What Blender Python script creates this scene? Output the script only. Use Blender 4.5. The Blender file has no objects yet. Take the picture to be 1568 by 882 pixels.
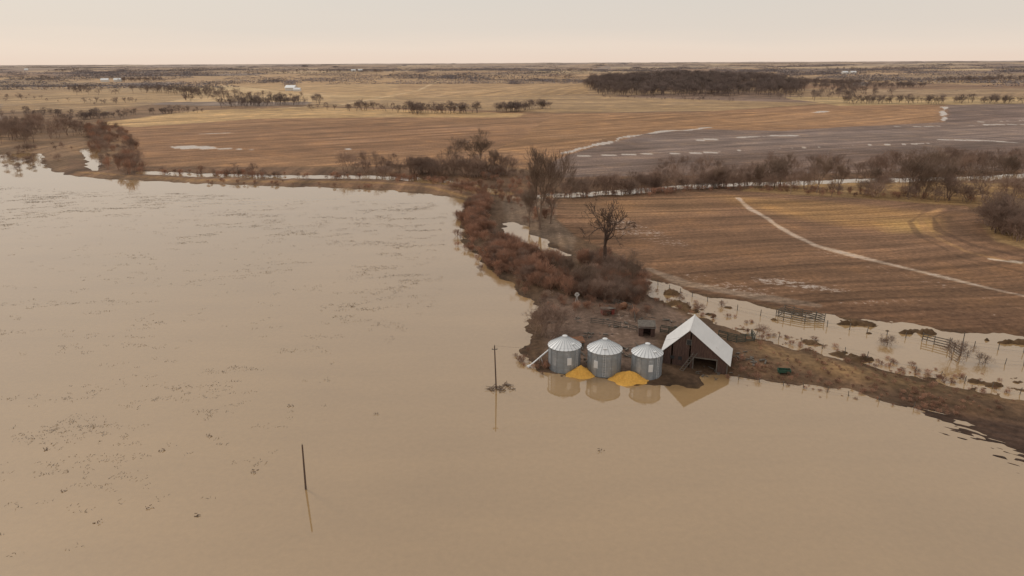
import bpy, math, random
import numpy as np
from mathutils import Matrix, Vector
random.seed(7); rng=np.random.default_rng(7)
scene=bpy.context.scene
# ---------------------------------------------------------------- camera
F=1044.0; CAMH=50.0
R=(Matrix.Rotation(math.radians(90-18.25),3,'X')@Matrix.Rotation(math.radians(-0.25),3,'Z'))
cam_d=bpy.data.cameras.new("camera"); cam=bpy.data.objects.new("camera",cam_d)
scene.collection.objects.link(cam); scene.camera=cam
cam_d.sensor_width=36; cam_d.lens=36*F/1568; cam_d.clip_end=100000; cam_d.clip_start=1
M=R.to_4x4(); M.translation=(0,0,CAMH); cam.matrix_world=M

# ---------------------------------------------------------------- noise helpers
def vnoise(x,y,seed=0):
    x=np.asarray(x,float); y=np.asarray(y,float)
    xi=np.floor(x); yi=np.floor(y); fx=x-xi; fy=y-yi
    fx=fx*fx*(3-2*fx); fy=fy*fy*(3-2*fy)
    xi=xi.astype(np.int64); yi=yi.astype(np.int64)
    def h(a,b):
        n=(a*374761393+b*668265263+seed*974634777)&0xffffffff
        n=((n^(n>>13))*1274126177)&0xffffffff
        n=(n^(n>>16))&0xffffffff
        return n/4294967295.0
    return (h(xi,yi)*(1-fx)+h(xi+1,yi)*fx)*(1-fy)+(h(xi,yi+1)*(1-fx)+h(xi+1,yi+1)*fx)*fy
def fbm(x,y,o=4,seed=0):
    s=0;a=1;t=0
    for i in range(o):
        s=s+a*vnoise(x*2**i+i*17.3,y*2**i-i*9.1,seed+i); t+=a; a*=.5
    return s/t
def hills(x,y):
    x=np.asarray(x,float); y=np.asarray(y,float)
    r=np.hypot(x,y)
    A=np.interp(r,[0,650,1500,3000,6000,12000,40000],[0,0,13,28,42,62,72])
    h=A*np.clip(fbm(x/1200+3.1,y/800+1.7,3,5),0,1)
    h=h+16*np.exp(-((x-290)/240)**2-((y-1190)/150)**2)
    return h
# survey: where a sight line from the drone meets the land
def G(px,py):
    d=R@Vector((px-784,441-py,-F)); d.normalize()
    if d.z>-0.0012: d.z=-0.0012
    t=CAMH/-d.z
    if t<600: return (d.x*t,d.y*t)
    s=500.
    while s<30000:
        x,y,z=d.x*s,d.y*s,CAMH+d.z*s
        if z<float(hills(x,y)): break
        s*=1.012
    return (d.x*s,d.y*s)
def GP(l): return [G(*p) for p in l]
def pdist(X,Y,P,closed=True,margin=60):
    """signed distance (negative inside) to polygon / distance to polyline"""
    P=np.array(P); out=np.full(X.shape,1e3)
    m=(X>P[:,0].min()-margin)&(X<P[:,0].max()+margin)&(Y>P[:,1].min()-margin)&(Y<P[:,1].max()+margin)
    x=X[m];y=Y[m]
    if x.size==0: return out
    d=np.full(x.shape,1e9); ins=np.zeros(x.shape,bool)
    n=len(P)
    for i in range(n if closed else n-1):
        a=P[i]; b=P[(i+1)%n]; e=b-a; L=(e@e)+1e-9
        t=np.clip(((x-a[0])*e[0]+(y-a[1])*e[1])/L,0,1)
        d=np.minimum(d,np.hypot(x-a[0]-t*e[0],y-a[1]-t*e[1]))
        if closed:
            c=(a[1]>y)!=(b[1]>y)
            with np.errstate(divide='ignore',invalid='ignore'):
                xx=(b[0]-a[0])*(y-a[1])/(b[1]-a[1]+1e-12)+a[0]
            ins^=c&(x<xx)
    if closed: d=np.where(ins,-d,d)
    out[m]=d
    return out

# ---------------------------------------------------------------- water bodies
lake=GP([(0,238),(30,234),(68,236),(64,250),(82,262),(108,270),(200,276),(300,281),(420,285),(520,288),(600,292),(660,297),(700,304),(716,314),
  (708,345),(712,368),(738,400),(775,430),(800,452),(826,470),(812,500),(806,530),(802,550),(815,563),(838,571),(864,576),(905,580),(925,583),(960,586),(990,588),(1020,590),
  (1060,590),(1100,575),(1130,578),(1200,586),(1300,602),(1400,622),(1480,648),(1530,680),(1568,705)])
e=lake[-1]
lake+=[(e[0]+60,e[1]-25),(e[0]+250,e[1]-60),(900,-100),(900,-500),(-900,-500),(-900,400),(-500,390)]
strip=GP([(988,424),(1050,446),(1150,465),(1250,482),(1400,500),(1568,518),(1700,530),(1700,640),(1568,608),(1450,588),(1350,566),(1250,538),(1160,516),(1080,487),(1010,465),(985,445)])
pond=GP([(772,343),(790,341),(812,355),(835,372),(872,391),(850,391),(815,376),(790,368),(775,358)])
pond2=GP([(125,228),(148,228),(155,250),(150,262),(135,258)])
riverA=GP([(222,264),(300,268),(420,271),(540,271),(620,274),(700,282),(740,291),(800,302),(855,300),(960,294),(1080,284),(1200,281),(1350,276),(1500,273),(1568,269),(1800,262)])
mudzone=GP([(1360,604),(1568,640),(1700,680),(1700,860),(1568,790),(1500,755),(1400,715),(1370,650)])
def dirpx(a,b):
    a=np.array(G(*a));b=np.array(G(*b)); v=b-a; return v/np.linalg.norm(v)
mdir=dirpx((1430,672),(1568,708))
def water_sd(X,Y):
    s=pdist(X,Y,lake)
    for p in (strip,pond,pond2): s=np.minimum(s,pdist(X,Y,p))
    s=np.minimum(s,pdist(X,Y,riverA,False)-4.6)
    return s
def height(X,Y,s=None):
    X=np.atleast_1d(np.asarray(X,float)); Y=np.atleast_1d(np.asarray(Y,float))
    if s is None: s=water_sd(X,Y)
    h=np.where(s<0,np.maximum(s*0.09,-1.6),1.1*np.tanh(s*0.075))
    band=np.exp(-(s/7.)**2)
    n=fbm(X/5.,Y/5.,4,11)-.5
    h=h+n*0.6*band
    inst=np.clip(-pdist(X,Y,strip)/3,0,1)
    h=h+inst*np.clip(fbm(X/4.5,Y/2.5,4,21)-.57,0,1)*9*np.exp(-np.abs(s)/9)
    # ploughed rows emerging from the flood
    mz=pdist(X,Y,mudzone)
    k=1/(1+np.exp(np.clip(mz/1.5,-20,20)))
    ac=-X*mdir[1]+Y*mdir[0]; al=X*mdir[0]+Y*mdir[1]
    st=fbm(ac/0.42,al/2.2,3,31)-.5
    big=fbm(ac/2.2,al/7,3,35)-.5
    ls=pdist(X,Y,lake)
    hm=np.clip(np.where(ls>0,.03+ls*.05,.03+ls*.026),-.6,.7)+st*0.34+big*0.16
    h=h*(1-k)+hm*k
    return h+hills(X,Y)
def hz(x,y): return float(height(x,y)[0])

# ---------------------------------------------------------------- colour
KA=1.02
def C(r,g,b,k=KA):
    m=(r+g+b)/3; q=.97
    return tuple(min(.9,(((m+(c-m)*q)/255)**2.2)*k) for c in (r,g,b))

# ---------------------------------------------------------------- terrain sheet
az=np.concatenate([np.linspace(-180,-46,50),np.arange(-45,45.01,0.08),np.linspace(46,180,50)])
t=np.concatenate([np.linspace(8,0.74,16),np.arange(0.73,0.5,-0.0011),np.arange(0.5,0.1,-0.0014),np.arange(0.1,0.012,-0.0005),np.geomspace(0.0118,0.0009,90)])
rr=CAMH/t
AZ,RR=np.meshgrid(np.radians(az),rr)
X=(RR*np.sin(AZ)).ravel(); Y=(RR*np.cos(AZ)).ravel()
S=water_sd(X,Y); Z=height(X,Y,S)
nr,nc=len(rr),len(az)
idx=np.arange(nr*nc).reshape(nr,nc)
a=idx[:-1,:-1].ravel();b=idx[:-1,1:].ravel();c=idx[1:,1:].ravel();d=idx[1:,:-1].ravel()
quads=np.stack([a,b,c,d],1)
def mesh_np(name,V,Fq):
    me=bpy.data.meshes.new(name)
    me.vertices.add(len(V)); me.vertices.foreach_set("co",np.asarray(V,np.float32).ravel())
    k=Fq.shape[1]
    me.loops.add(Fq.size); me.loops.foreach_set("vertex_index",Fq.astype(np.int32).ravel())
    me.polygons.add(len(Fq)); me.polygons.foreach_set("loop_start",np.arange(0,Fq.size,k,dtype=np.int32))
    try: me.polygons.foreach_set("loop_total",np.full(len(Fq),k,np.int32))
    except Exception: pass
    me.update(calc_edges=True)
    return me
terr=mesh_np("terrain",np.stack([X,Y,Z],1),quads[:,::-1])
terr.polygons.foreach_set("use_smooth",np.ones(len(quads),bool))
rad=np.hypot(X,Y)
wx=X+(fbm(X/60,Y/60,3,41)-.5)*np.clip(rad/12,3,60); wy=Y+(fbm(X/60,Y/60,3,43)-.5)*np.clip(rad/12,3,60)
# distant parcels
ang=math.radians(-9); pu=(wx*math.cos(ang)-wy*math.sin(ang)); pv=(wx*math.sin(ang)+wy*math.cos(ang))
cu=np.floor(pu/520); cv=np.floor(pv/330+vnoise(cu*1.3,cu*0+.5,3)*2)
hsh=vnoise(cu*3+.01,cv*3+.01,99)
pal=np.array([C(184,148,108),C(160,126,92),C(196,164,122),C(142,110,84),C(180,146,106),C(130,106,90),C(204,174,130),C(156,128,98),C(136,118,106)])
COL=pal[(hsh*8.999).astype(int)].copy()
COL*= (0.78+0.44*fbm(X/160,Y/160,4,51))[:,None]
near=rad<560
COL[near]=C(118,92,66)
FU=np.stack([X*.35,Y*.35,Z*0],1)
fa=rad>560
FU[fa]=np.stack([pv,pu,pv*0],1)[fa]
WET=np.zeros(len(X))
def paint(pxpoly,col,dr=None,mix=1.0,soft=0.8,wet=None,warp=1.0,world=False):
    P=pxpoly if world else GP(pxpoly)
    XX=X+(wx-X)*warp*.25; YY=Y+(wy-Y)*warp*.25
    dd=pdist(XX,YY,P)
    sf=np.maximum(soft,rad*soft/300)
    k=np.clip(0.5-dd/(2*sf),0,1)*mix
    if col is not None: COL[:]=COL*(1-k)[:,None]+np.array(col)*k[:,None]
    if wet is not None: WET[:]=np.maximum(WET,wet*k)
    if dr is not None:
        m=k>0.5; v=dirpx(*dr)
        FU[m,0]=-X[m]*v[1]+Y[m]*v[0]; FU[m,1]=X[m]*v[0]+Y[m]*v[1]
def pline(pts,width,col=None,wet=None,mix=1.0,wn=0.5,soft=.5,wob=0):
    P=GP(pts)
    XX=X+wob*(fbm(X/25,Y/25,3,64)-.5); YY=Y+wob*(fbm(X/25,Y/25,3,67)-.5)
    dd=pdist(XX,YY,P,False)
    wv=width*(1+wn*3.4*(fbm(X/22,Y/22,4,61)-.5))
    k=np.clip((wv-dd)/(soft*width+1e-6),0,1)*mix
    if col is not None: COL[:]=COL*(1-k)[:,None]+np.array(col)*k[:,None]
    if wet is not None: WET[:]=np.maximum(WET,wet*k)
# middle distance
paint([(0,165),(160,160),(400,165),(560,160),(860,170),(1280,158),(1568,160),(1568,300),(0,300)],C(128,100,74),soft=2)
paint([(0,122),(180,128),(300,150),(150,176),(0,172)],C(164,134,98),((0,150),(300,140)),mix=.8)
paint([(165,188),(330,176),(560,168),(850,176),(1080,174),(1280,160),(1568,166),(1568,240),(1200,268),(850,268),(760,255),(560,258),(230,260),(200,225)],C(152,114,82),((250,225),(800,195)))
paint([(200,205),(560,190),(800,200),(800,225),(500,240),(230,250)],C(142,104,75),mix=.5,soft=8)
paint([(150,190),(300,172),(470,166),(800,176),(800,182),(560,182),(400,184),(200,198)],C(196,160,112),((200,190),(500,176)),mix=.85,soft=1.5)
paint([(480,150),(900,148),(1270,160),(1100,172),(850,174),(560,166),(470,164)],C(176,144,104),((480,160),(1100,165)),mix=.75)
paint([(850,178),(1100,176),(1430,168),(1440,186),(1200,196),(1000,200),(900,222),(820,240),(760,236)],C(156,117,82),((900,225),(1430,178)),mix=.8)
paint([(330,118),(560,112),(900,118),(900,146),(640,150),(480,146),(360,134)],C(184,148,106),((480,146),(900,120)),mix=.8)
paint([(1200,150),(1568,150),(1568,166),(1440,162),(1280,164)],C(188,158,112),((1280,160),(1568,156)),mix=.8)
paint([(420,205),(700,195),(800,215),(600,245),(420,240)],None,wet=.38,soft=8)
paint([(820,205),(1000,190),(1060,196),(900,228),(830,240)],None,wet=.38,soft=6)
# wet grey field
paint([(836,254),(870,240),(985,207),(1075,200),(1200,203),(1300,197),(1440,190),(1450,163),(1700,158),(1700,268),(1200,270),(980,276),(850,278)],C(124,104,94),((870,243),(1568,205)),wet=.38)
paint([(980,214),(1300,204),(1568,196),(1568,214),(1300,222),(1000,236)],C(142,122,112),mix=.6,soft=4,wet=.42)
paint([(1000,244),(1300,232),(1568,226),(1568,262),(1200,266),(980,270)],C(110,88,76),mix=.7,soft=4)
paint([(1440,170),(1568,166),(1568,186),(1440,190)],C(112,92,84),mix=.7,soft=4)
# water lines on the fields
WC=C(205,190,178)
pline([(868,238),(900,229),(930,221),(962,213),(990,206),(1020,202)],1.6,WC,wet=.8,wn=1.2,wob=10)
pline([(985,207),(1010,203),(1050,202),(1088,197)],3.8,WC,wet=.9,wn=1.1,wob=12)
pline([(866,243),(985,239),(1100,236)],1.0,WC,wet=.7,wn=1.5,wob=6)
pline([(1120,234),(1300,226),(1420,222)],.7,WC,wet=.7,wn=1.8,wob=8)
pline([(1146,213),(1178,211),(1205,210)],2.8,WC,wet=.8,wn=1.5,wob=14)
pline([(1050,219),(1085,217),(1110,216)],1.8,WC,wet=.75,wn=1.5,wob=14)
pline([(1380,197),(1480,195),(1568,193)],2.2,WC,wet=.75,wn=1.5,wob=14)
pline([(1446,166),(1445,176),(1448,187)],2.0,WC,wet=1,wn=.9,wob=8)
pline([(1440,217),(1510,219),(1568,222)],1.4,WC,wet=.75,wn=1.7,wob=10)
pline([(1500,189),(1568,186)],2.0,WC,wet=.8,wn=1.6,wob=10)
pline([(1250,174),(1264,173)],5,WC,wet=1,wn=1)
pline([(250,224),(275,229),(330,231),(440,233)],2.2,WC,wet=.9,wn=1.1,wob=10)
pline([(262,228),(285,227),(310,229)],4.2,WC,wet=.9,wn=1.2,wob=12)
pline([(300,208),(360,206)],1.5,WC,wet=.8,wn=1.4,wob=8)
pline([(440,233),(560,231)],1.1,WC,wet=.8,wn=1.5,wob=8)
pline([(430,167),(520,163),(640,140),(680,120)],3,C(205,175,135))
pline([(640,146),(760,132),(900,128)],4,C(150,116,80),mix=.5)
# banks
paint([(200,255),(540,262),(560,258),(760,256),(850,276),(1568,262),(1568,300),(1130,296),(850,306),(770,305),(715,300),(640,292),(400,284),(100,268),(95,245)],C(118,90,68),soft=1)
paint([(1180,276),(1568,284),(1568,345),(1480,320),(1320,308),(1130,296)],C(154,122,82),((1200,290),(1568,305)),soft=1)
pline([(110,264),(200,271),(300,277),(420,280),(560,281),(650,287),(690,296),(716,303)],2.4,C(146,112,74),mix=.85)
pline([(715,303),(745,300),(764,312),(762,330),(750,345),(760,352),(790,372),(830,384)],2.2,C(174,140,100),mix=.9)
pline([(640,276),(690,283),(730,298)],2.0,C(160,128,88),mix=.7)
# right field
fld=[(845,308),(980,300),(1130,296),(1320,309),(1480,320),(1508,345),(1700,400),(1700,540),(1568,519),(1400,500),(1250,481),(1150,464),(1050,446),(990,424),(940,392),(880,366),(846,335)]
paint(fld,C(128,96,72),((1000,410),(1400,470)),soft=.5,warp=.15)
m=pdist(X,Y,GP(fld))<0
q=np.hypot(X[m]-40,(Y[m]-560)); FU[m,0]=q+12*fbm(X[m]/90,Y[m]/90,2,71)*2; FU[m,1]=np.arctan2(X[m]-40,560-Y[m])*300
paint([(1085,302),(1250,312),(1440,330),(1430,362),(1300,352),(1180,332)],C(168,128,80),mix=.55,soft=5)
paint([(850,310),(1080,304),(1100,330),(900,345)],C(148,112,78),mix=.45,soft=5)
paint([(1350,342),(1425,340),(1430,362),(1360,362)],C(184,146,90),mix=.55,soft=4)
pline([(1568,385),(1500,370),(1455,350),(1450,335),(1490,322)],5,C(96,72,54),mix=.6)
pline([(1568,400),(1490,382),(1436,358),(1428,338),(1460,324)],1.2,C(92,68,52),mix=.7)
pline([(1568,412),(1480,392),(1418,362),(1408,340),(1440,324)],1.2,C(160,122,84),mix=.7)
pline([(1568,424),(1470,400),(1405,366),(1392,345),(1420,326)],1.2,C(98,74,56),mix=.6)
paint([(1500,350),(1568,340),(1700,360),(1700,402),(1568,388),(1520,375)],C(150,120,82),soft=1)
pline([(1132,308),(1148,326),(1180,345),(1215,364),(1250,381),(1300,395),(1340,405),(1400,421),(1450,434),(1510,448),(1568,461),(1700,490)],1.1,C(190,164,142),wet=.48,wn=.9,soft=.6,wob=3)
paint([(1090,420),(1180,424),(1300,445),(1440,462),(1300,462),(1160,445)],None,wet=.5,soft=4)
paint([(905,330),(960,335),(1060,372),(1100,395),(1010,385),(930,365)],None,wet=.47,soft=4)
paint([(985,398),(1130,430),(1250,462),(1150,462),(1040,440)],None,wet=.45,soft=4)
paint([(1100,395),(1300,440),(1568,480),(1568,505),(1300,480),(1100,440)],None,wet=.37,soft=4)
pline([(1250,390),(1400,432),(1568,480)],2.5,None,wet=.4)
pline([(995,415),(1050,436),(1150,455),(1250,470)],1.3,C(170,148,128),mix=.6,wet=.4,wn=1)
paint([(1200,470),(1400,470),(1568,485),(1568,516),(1400,498)],C(104,76,58),mix=.6,soft=4)
pline([(1515,403),(1560,408)],.6,C(200,180,160),wet=.45,wn=1.4)
# peninsula, yard and causeway
paint([(712,316),(740,296),(770,305),(846,306),(846,335),(880,366),(940,392),(990,424),(985,445),(1010,465),(1080,487),(1160,516),(1250,538),(1350,566),(1450,588),(1568,608),(1700,640),(1700,800),(1568,750),(1480,700),(1400,640),(1200,595),(1100,585),(1000,600),(820,575),(790,540),(810,470),(710,380)],C(106,83,64),soft=.7)
paint([(1150,525),(1250,545),(1400,580),(1560,612),(1400,600),(1250,570),(1150,545)],C(138,110,76),mix=.6,soft=2)
paint([(760,300),(850,306),(848,340),(880,368),(870,385),(800,355),(770,340)],C(134,113,95),mix=.75)
paint([(830,455),(900,462),(985,450),(1060,490),(1010,520),(1000,575),(840,572),(830,510)],C(130,107,92),mix=.9,soft=1)
paint([(880,485),(970,478),(1010,512),(940,530),(880,515)],None,wet=.46,soft=2)
paint([(770,318),(850,322),(890,372),(850,372),(800,345)],None,wet=.4,soft=3)
paint([(1380,610),(1568,650),(1700,690),(1700,840),(1568,800),(1400,725)],C(82,63,52),((1430,672),(1568,708)),soft=2)
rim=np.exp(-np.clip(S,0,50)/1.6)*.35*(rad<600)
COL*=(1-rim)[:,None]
haze_mix=(1-np.exp(-rad/9000))  # aerial haze painted into the ground colour, stronger with distance
COL=COL*(1-haze_mix)[:,None]+np.array(C(168,152,144))*haze_mix[:,None]
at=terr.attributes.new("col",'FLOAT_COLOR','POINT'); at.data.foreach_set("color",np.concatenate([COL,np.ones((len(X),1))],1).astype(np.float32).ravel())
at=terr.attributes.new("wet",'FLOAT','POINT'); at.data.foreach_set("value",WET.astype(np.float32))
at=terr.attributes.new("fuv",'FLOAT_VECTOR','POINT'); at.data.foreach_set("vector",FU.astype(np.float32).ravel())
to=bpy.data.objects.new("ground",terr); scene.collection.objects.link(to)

# ---------------------------------------------------------------- node helpers
def newmat(name):
    m=bpy.data.materials.new(name); m.use_nodes=True; nt=m.node_tree
    return m,nt,nt.nodes["Principled BSDF"]
def N(nt,t,**kw):
    n=nt.nodes.new(t)
    for k,v in kw.items(): setattr(n,k,v)
    return n
def noise(nt,vec,scale,detail=4,rough=.55):
    n=N(nt,'ShaderNodeTexNoise'); n.inputs['Scale'].default_value=scale; n.inputs['Detail'].default_value=detail; n.inputs['Roughness'].default_value=rough
    if vec is not None: nt.links.new(vec,n.inputs['Vector'])
    return n.outputs['Fac']
def mr(nt,v,a,b,c,d,smooth=False):
    n=N(nt,'ShaderNodeMapRange'); 
    if smooth: n.interpolation_type='SMOOTHSTEP'
    nt.links.new(v,n.inputs[0]); n.inputs[1].default_value=a;n.inputs[2].default_value=b;n.inputs[3].default_value=c;n.inputs[4].default_value=d
    return n.outputs[0]
def mth(nt,op,a,b):
    n=N(nt,'ShaderNodeMath',operation=op)
    for i,v in enumerate((a,b)):
        if isinstance(v,(int,float)): n.inputs[i].default_value=v
        else: nt.links.new(v,n.inputs[i])
    return n.outputs[0]
def vscale(nt,col,f):
    n=N(nt,'ShaderNodeVectorMath',operation='SCALE'); nt.links.new(col,n.inputs[0]); nt.links.new(f,n.inputs['Scale']); return n.outputs[0]
def vmul(nt,v,t):
    n=N(nt,'ShaderNodeVectorMath',operation='MULTIPLY'); nt.links.new(v,n.inputs[0]); n.inputs[1].default_value=t; return n.outputs[0]
def mixc(nt,f,a,b):
    n=N(nt,'ShaderNodeMix',data_type='RGBA')
    for s,v in ((0,f),(6,a),(7,b)):
        if isinstance(v,(int,float)): n.inputs[s].default_value=v
        elif isinstance(v,tuple): n.inputs[s].default_value=(*v,1)
        else: nt.links.new(v,n.inputs[s])
    return n.outputs[2]
m,nt,bs=newmat("soil_and_stubble")
ac=N(nt,'ShaderNodeAttribute',attribute_name="col").outputs['Color']
aw=N(nt,'ShaderNodeAttribute',attribute_name="wet").outputs['Fac']
af=N(nt,'ShaderNodeAttribute',attribute_name="fuv").outputs['Vector']
geo=N(nt,'ShaderNodeNewGeometry').outputs['Position']
st=noise(nt,vmul(nt,af,(.42,.012,1)),1,5,.65)
st2=noise(nt,vmul(nt,af,(.09,.006,1)),1,4,.65)
st3=noise(nt,vmul(nt,af,(.025,.0025,1)),1,4,.7)
fn=noise(nt,geo,.9,6,.7); md=noise(nt,geo,.06,5,.6); lg=noise(nt,geo,.012,4,.6)
f=mth(nt,'MULTIPLY',mr(nt,st,.3,.7,.55,1.45),mr(nt,fn,.3,.7,.6,1.4))
f=mth(nt,'MULTIPLY',f,mr(nt,st2,.3,.7,.70,1.30))
f=mth(nt,'MULTIPLY',f,mr(nt,st3,.3,.7,.76,1.24))
f=mth(nt,'MULTIPLY',f,mr(nt,md,.3,.7,.82,1.18)); f=mth(nt,'MULTIPLY',f,mr(nt,lg,.3,.7,.88,1.12))
base=vscale(nt,ac,f)
gold=vmul(nt,base,(1.2,1.12,.92))
base=mixc(nt,mr(nt,md,.5,.7,0,.6),base,gold)
grey=vmul(nt,base,(.86,.9,.98))
base=mixc(nt,mr(nt,lg,.5,.65,0,.6),base,grey)
wv=mth(nt,'ADD',aw,mth(nt,'MULTIPLY',mth(nt,'SUBTRACT',st,.5),.5))
wv=mth(nt,'ADD',wv,mth(nt,'MULTIPLY',mth(nt,'SUBTRACT',st2,.5),.45))
wv=mth(nt,'ADD',wv,mth(nt,'MULTIPLY',mth(nt,'SUBTRACT',fn,.5),.7))
wm=mr(nt,wv,.47,.64,0,1,True)
wm=mth(nt,'MULTIPLY',wm,mr(nt,aw,.02,.2,0,1))
base=mixc(nt,wm,base,C(184,166,152))
nt.links.new(base,bs.inputs['Base Color'])
nt.links.new(mr(nt,wm,0,1,.95,.25),bs.inputs['Roughness'])
bs.inputs['Specular IOR Level'].default_value=.25
bp=N(nt,'ShaderNodeBump'); bp.inputs['Strength'].default_value=.5; bp.inputs['Distance'].default_value=.25
nt.links.new(mth(nt,'ADD',fn,st),bp.inputs['Height']); nt.links.new(bp.outputs[0],bs.inputs['Normal'])
terr.materials.append(m)
# water
wmz,nt,bs=newmat("muddy_flood_water")
geo=N(nt,'ShaderNodeNewGeometry').outputs['Position']
big=noise(nt,vmul(nt,geo,(1,.45,1)),.015,5,.55); md=noise(nt,vmul(nt,geo,(.25,1,1)),.12,5,.6)
gr=noise(nt,geo,1.2,5,.7)
f=mth(nt,'MULTIPLY',mr(nt,big,.3,.7,.93,1.07),mr(nt,md,.3,.7,.95,1.05))
f=mth(nt,'MULTIPLY',f,mr(nt,gr,.3,.7,.94,1.06))
rgb=N(nt,'ShaderNodeRGB'); rgb.outputs[0].default_value=(.385,.248,.122,1)
nt.links.new(vscale(nt,rgb.outputs[0],f),bs.inputs['Base Color'])
bs.inputs['Roughness'].default_value=.03; bs.inputs['IOR'].default_value=2.2
rp=noise(nt,vmul(nt,geo,(.5,1,1)),1.1,3,.55)
bp=N(nt,'ShaderNodeBump'); bp.inputs['Strength'].default_value=.12; bp.inputs['Distance'].default_value=.02
nt.links.new(rp,bp.inputs['Height']); nt.links.new(bp.outputs[0],bs.inputs['Normal'])
V=[(900*math.cos(i*math.tau/64),900*math.sin(i*math.tau/64)-60,0) for i in range(64)]
wme=bpy.data.meshes.new("water"); wme.from_pydata(V,[],[list(range(64))]); wme.materials.append(wmz)
wo=bpy.data.objects.new("flood_water",wme); scene.collection.objects.link(wo)

def simple(name,col,rough=.8,metal=0,var=.25,scale=2.,spots=None,objrand=0,stretch=(1,1,1)):
    m,nt,bs=newmat(name)
    tc=N(nt,'ShaderNodeTexCoord').outputs['Object']
    n=noise(nt,vmul(nt,tc,stretch),scale,5,.65)
    r=N(nt,'ShaderNodeRGB'); r.outputs[0].default_value=(*col,1)
    f=mr(nt,n,.3,.7,1-var,1+var)
    if objrand:
        oi=N(nt,'ShaderNodeObjectInfo').outputs['Random']
        f=mth(nt,'MULTIPLY',f,mr(nt,oi,0,1,1-objrand,1+objrand))
    b=vscale(nt,r.outputs[0],f)
    if spots:
        n2=noise(nt,vmul(nt,tc,stretch),spots[1],5,.7)
        b=mixc(nt,mr(nt,n2,spots[2],spots[2]+.12,0,spots[3] if len(spots)>3 else 1),b,spots[0])
    nt.links.new(b,bs.inputs['Base Color']); bs.inputs['Roughness'].default_value=rough; bs.inputs['Metallic'].default_value=metal
    return m
M_bark=simple("bark_grey_brown",C(142,120,104,1),.95,0,.3,3,objrand=.2)
M_barkdark=simple("bark_dark",C(96,78,68,1),.95,0,.3,3)
M_shrub=simple("red_brown_twigs",C(168,128,106,1),.95,0,.3,3,objrand=.4)
M_twig=simple("twigs_brown",C(152,127,112,1),.95,0,.3,3,objrand=.3)
M_far=simple("distant_twigs_hazed",C(130,114,107,1),.95,0,.2,.5,objrand=.25)  # twig colour greyed to paint in the haze at mid distance
M_vfar=simple("far_woodland_hazed",C(126,118,120,1),.95,0,.2,.1,objrand=.25)  # bluish-grey tint paints aerial haze into the farthest trees
M_galv=simple("galvanised_steel",(.31,.335,.36),.42,.3,.12,.6,spots=((.52,.53,.55),.8,.55,.7),stretch=(1,1,.6))
M_galvroof=simple("white_steel_roof",(.78,.79,.80),.4,.1,.06,1.)
M_barnroof=simple("barn_roof_steel",(.74,.73,.72),.5,.1,.06,.8,spots=((.42,.36,.31),.9,.60,.6),stretch=(1,.35,1))
M_wood=simple("weathered_barn_boards",(.10,.058,.046),.9,0,.5,2.5,spots=((.17,.13,.11),1.7,.58,.6),stretch=(4,4,.4))
M_grey=simple("grey_boards",(.15,.13,.11),.9,0,.4,3,stretch=(1,1,.5))
M_green=simple("mossy_boards",(.075,.082,.065),.9,0,.35,3)
M_corn=simple("yellow_corn_grain",(.80,.43,.085),.85,0,.15,3.,spots=((.70,.34,.06),1.2,.55,.6))
M_dark=simple("dark_rubber",(.03,.03,.03),.7)
M_rust=simple("rusty_steel",(.22,.10,.05),.8,0,.4,3)
M_red=simple("red_paint",(.25,.06,.045),.7,0,.25,3)
M_white=simple("white_paint",(.72,.70,.66),.6,0,.08,2)
M_gp=simple("green_paint",(.03,.085,.055),.6,0,.2,3)
M_pole=simple("creosote_pole",(.13,.085,.065),.9,0,.3,4)
M_stub=simple("drowned_stubble",(.17,.13,.10),.9,0,.3,4)
M_trash=simple("flood_debris",(.17,.12,.09),.95,0,.4,4)

# ---------------------------------------------------------------- mesh builder
class B:
    def __init__(s): s.v=[]; s.f=[]
    def add(s,v,f):
        o=len(s.v); s.v+=[tuple(q) for q in v]; s.f+=[tuple(i+o for i in g) for g in f]
    def box(s,c,sz,rz=0,M=None):
        vs=[]
        for z in(-.5,.5):
            for x,y in((-.5,-.5),(.5,-.5),(.5,.5),(-.5,.5)):
                p=Vector((x*sz[0],y*sz[1],z*sz[2]))
                if M: p=M@p
                p=Matrix.Rotation(rz,3,'Z')@p
                vs.append(p+Vector(c))
        s.add(vs,[(3,2,1,0),(4,5,6,7),(0,1,5,4),(1,2,6,5),(2,3,7,6),(3,0,4,7)])
    def tube(s,p,q,r0,r1,n=8,cap=True):
        p=Vector(p);q=Vector(q);d=(q-p).normalized()
        a=d.orthogonal().normalized(); b=d.cross(a)
        vs=[p+(a*math.cos(i*math.tau/n)+b*math.sin(i*math.tau/n))*r0 for i in range(n)]+[q+(a*math.cos(i*math.tau/n)+b*math.sin(i*math.tau/n))*r1 for i in range(n)]
        fs=[(i,(i+1)%n,n+(i+1)%n,n+i) for i in range(n)]
        if cap: fs+=[tuple(range(n-1,-1,-1)),tuple(range(n,2*n))]
        s.add(vs,fs)
    def obj(s,name,mat,parent=None,loc=None,rz=0,smooth=False):
        me=bpy.data.meshes.new(name); me.from_pydata(s.v,[],s.f); me.update(); me.materials.append(mat)
        if smooth: me.shade_smooth() if hasattr(me,'shade_smooth') else None
        o=bpy.data.objects.new(name,me); scene.collection.objects.link(o)
        if parent: o.parent=parent
        if loc: o.location=loc
        o.rotation_euler[2]=rz
        return o
def empty(name,loc=(0,0,0),rz=0):
    o=bpy.data.objects.new(name,None); o.location=loc; o.rotation_euler[2]=rz; scene.collection.objects.link(o); return o

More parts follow.
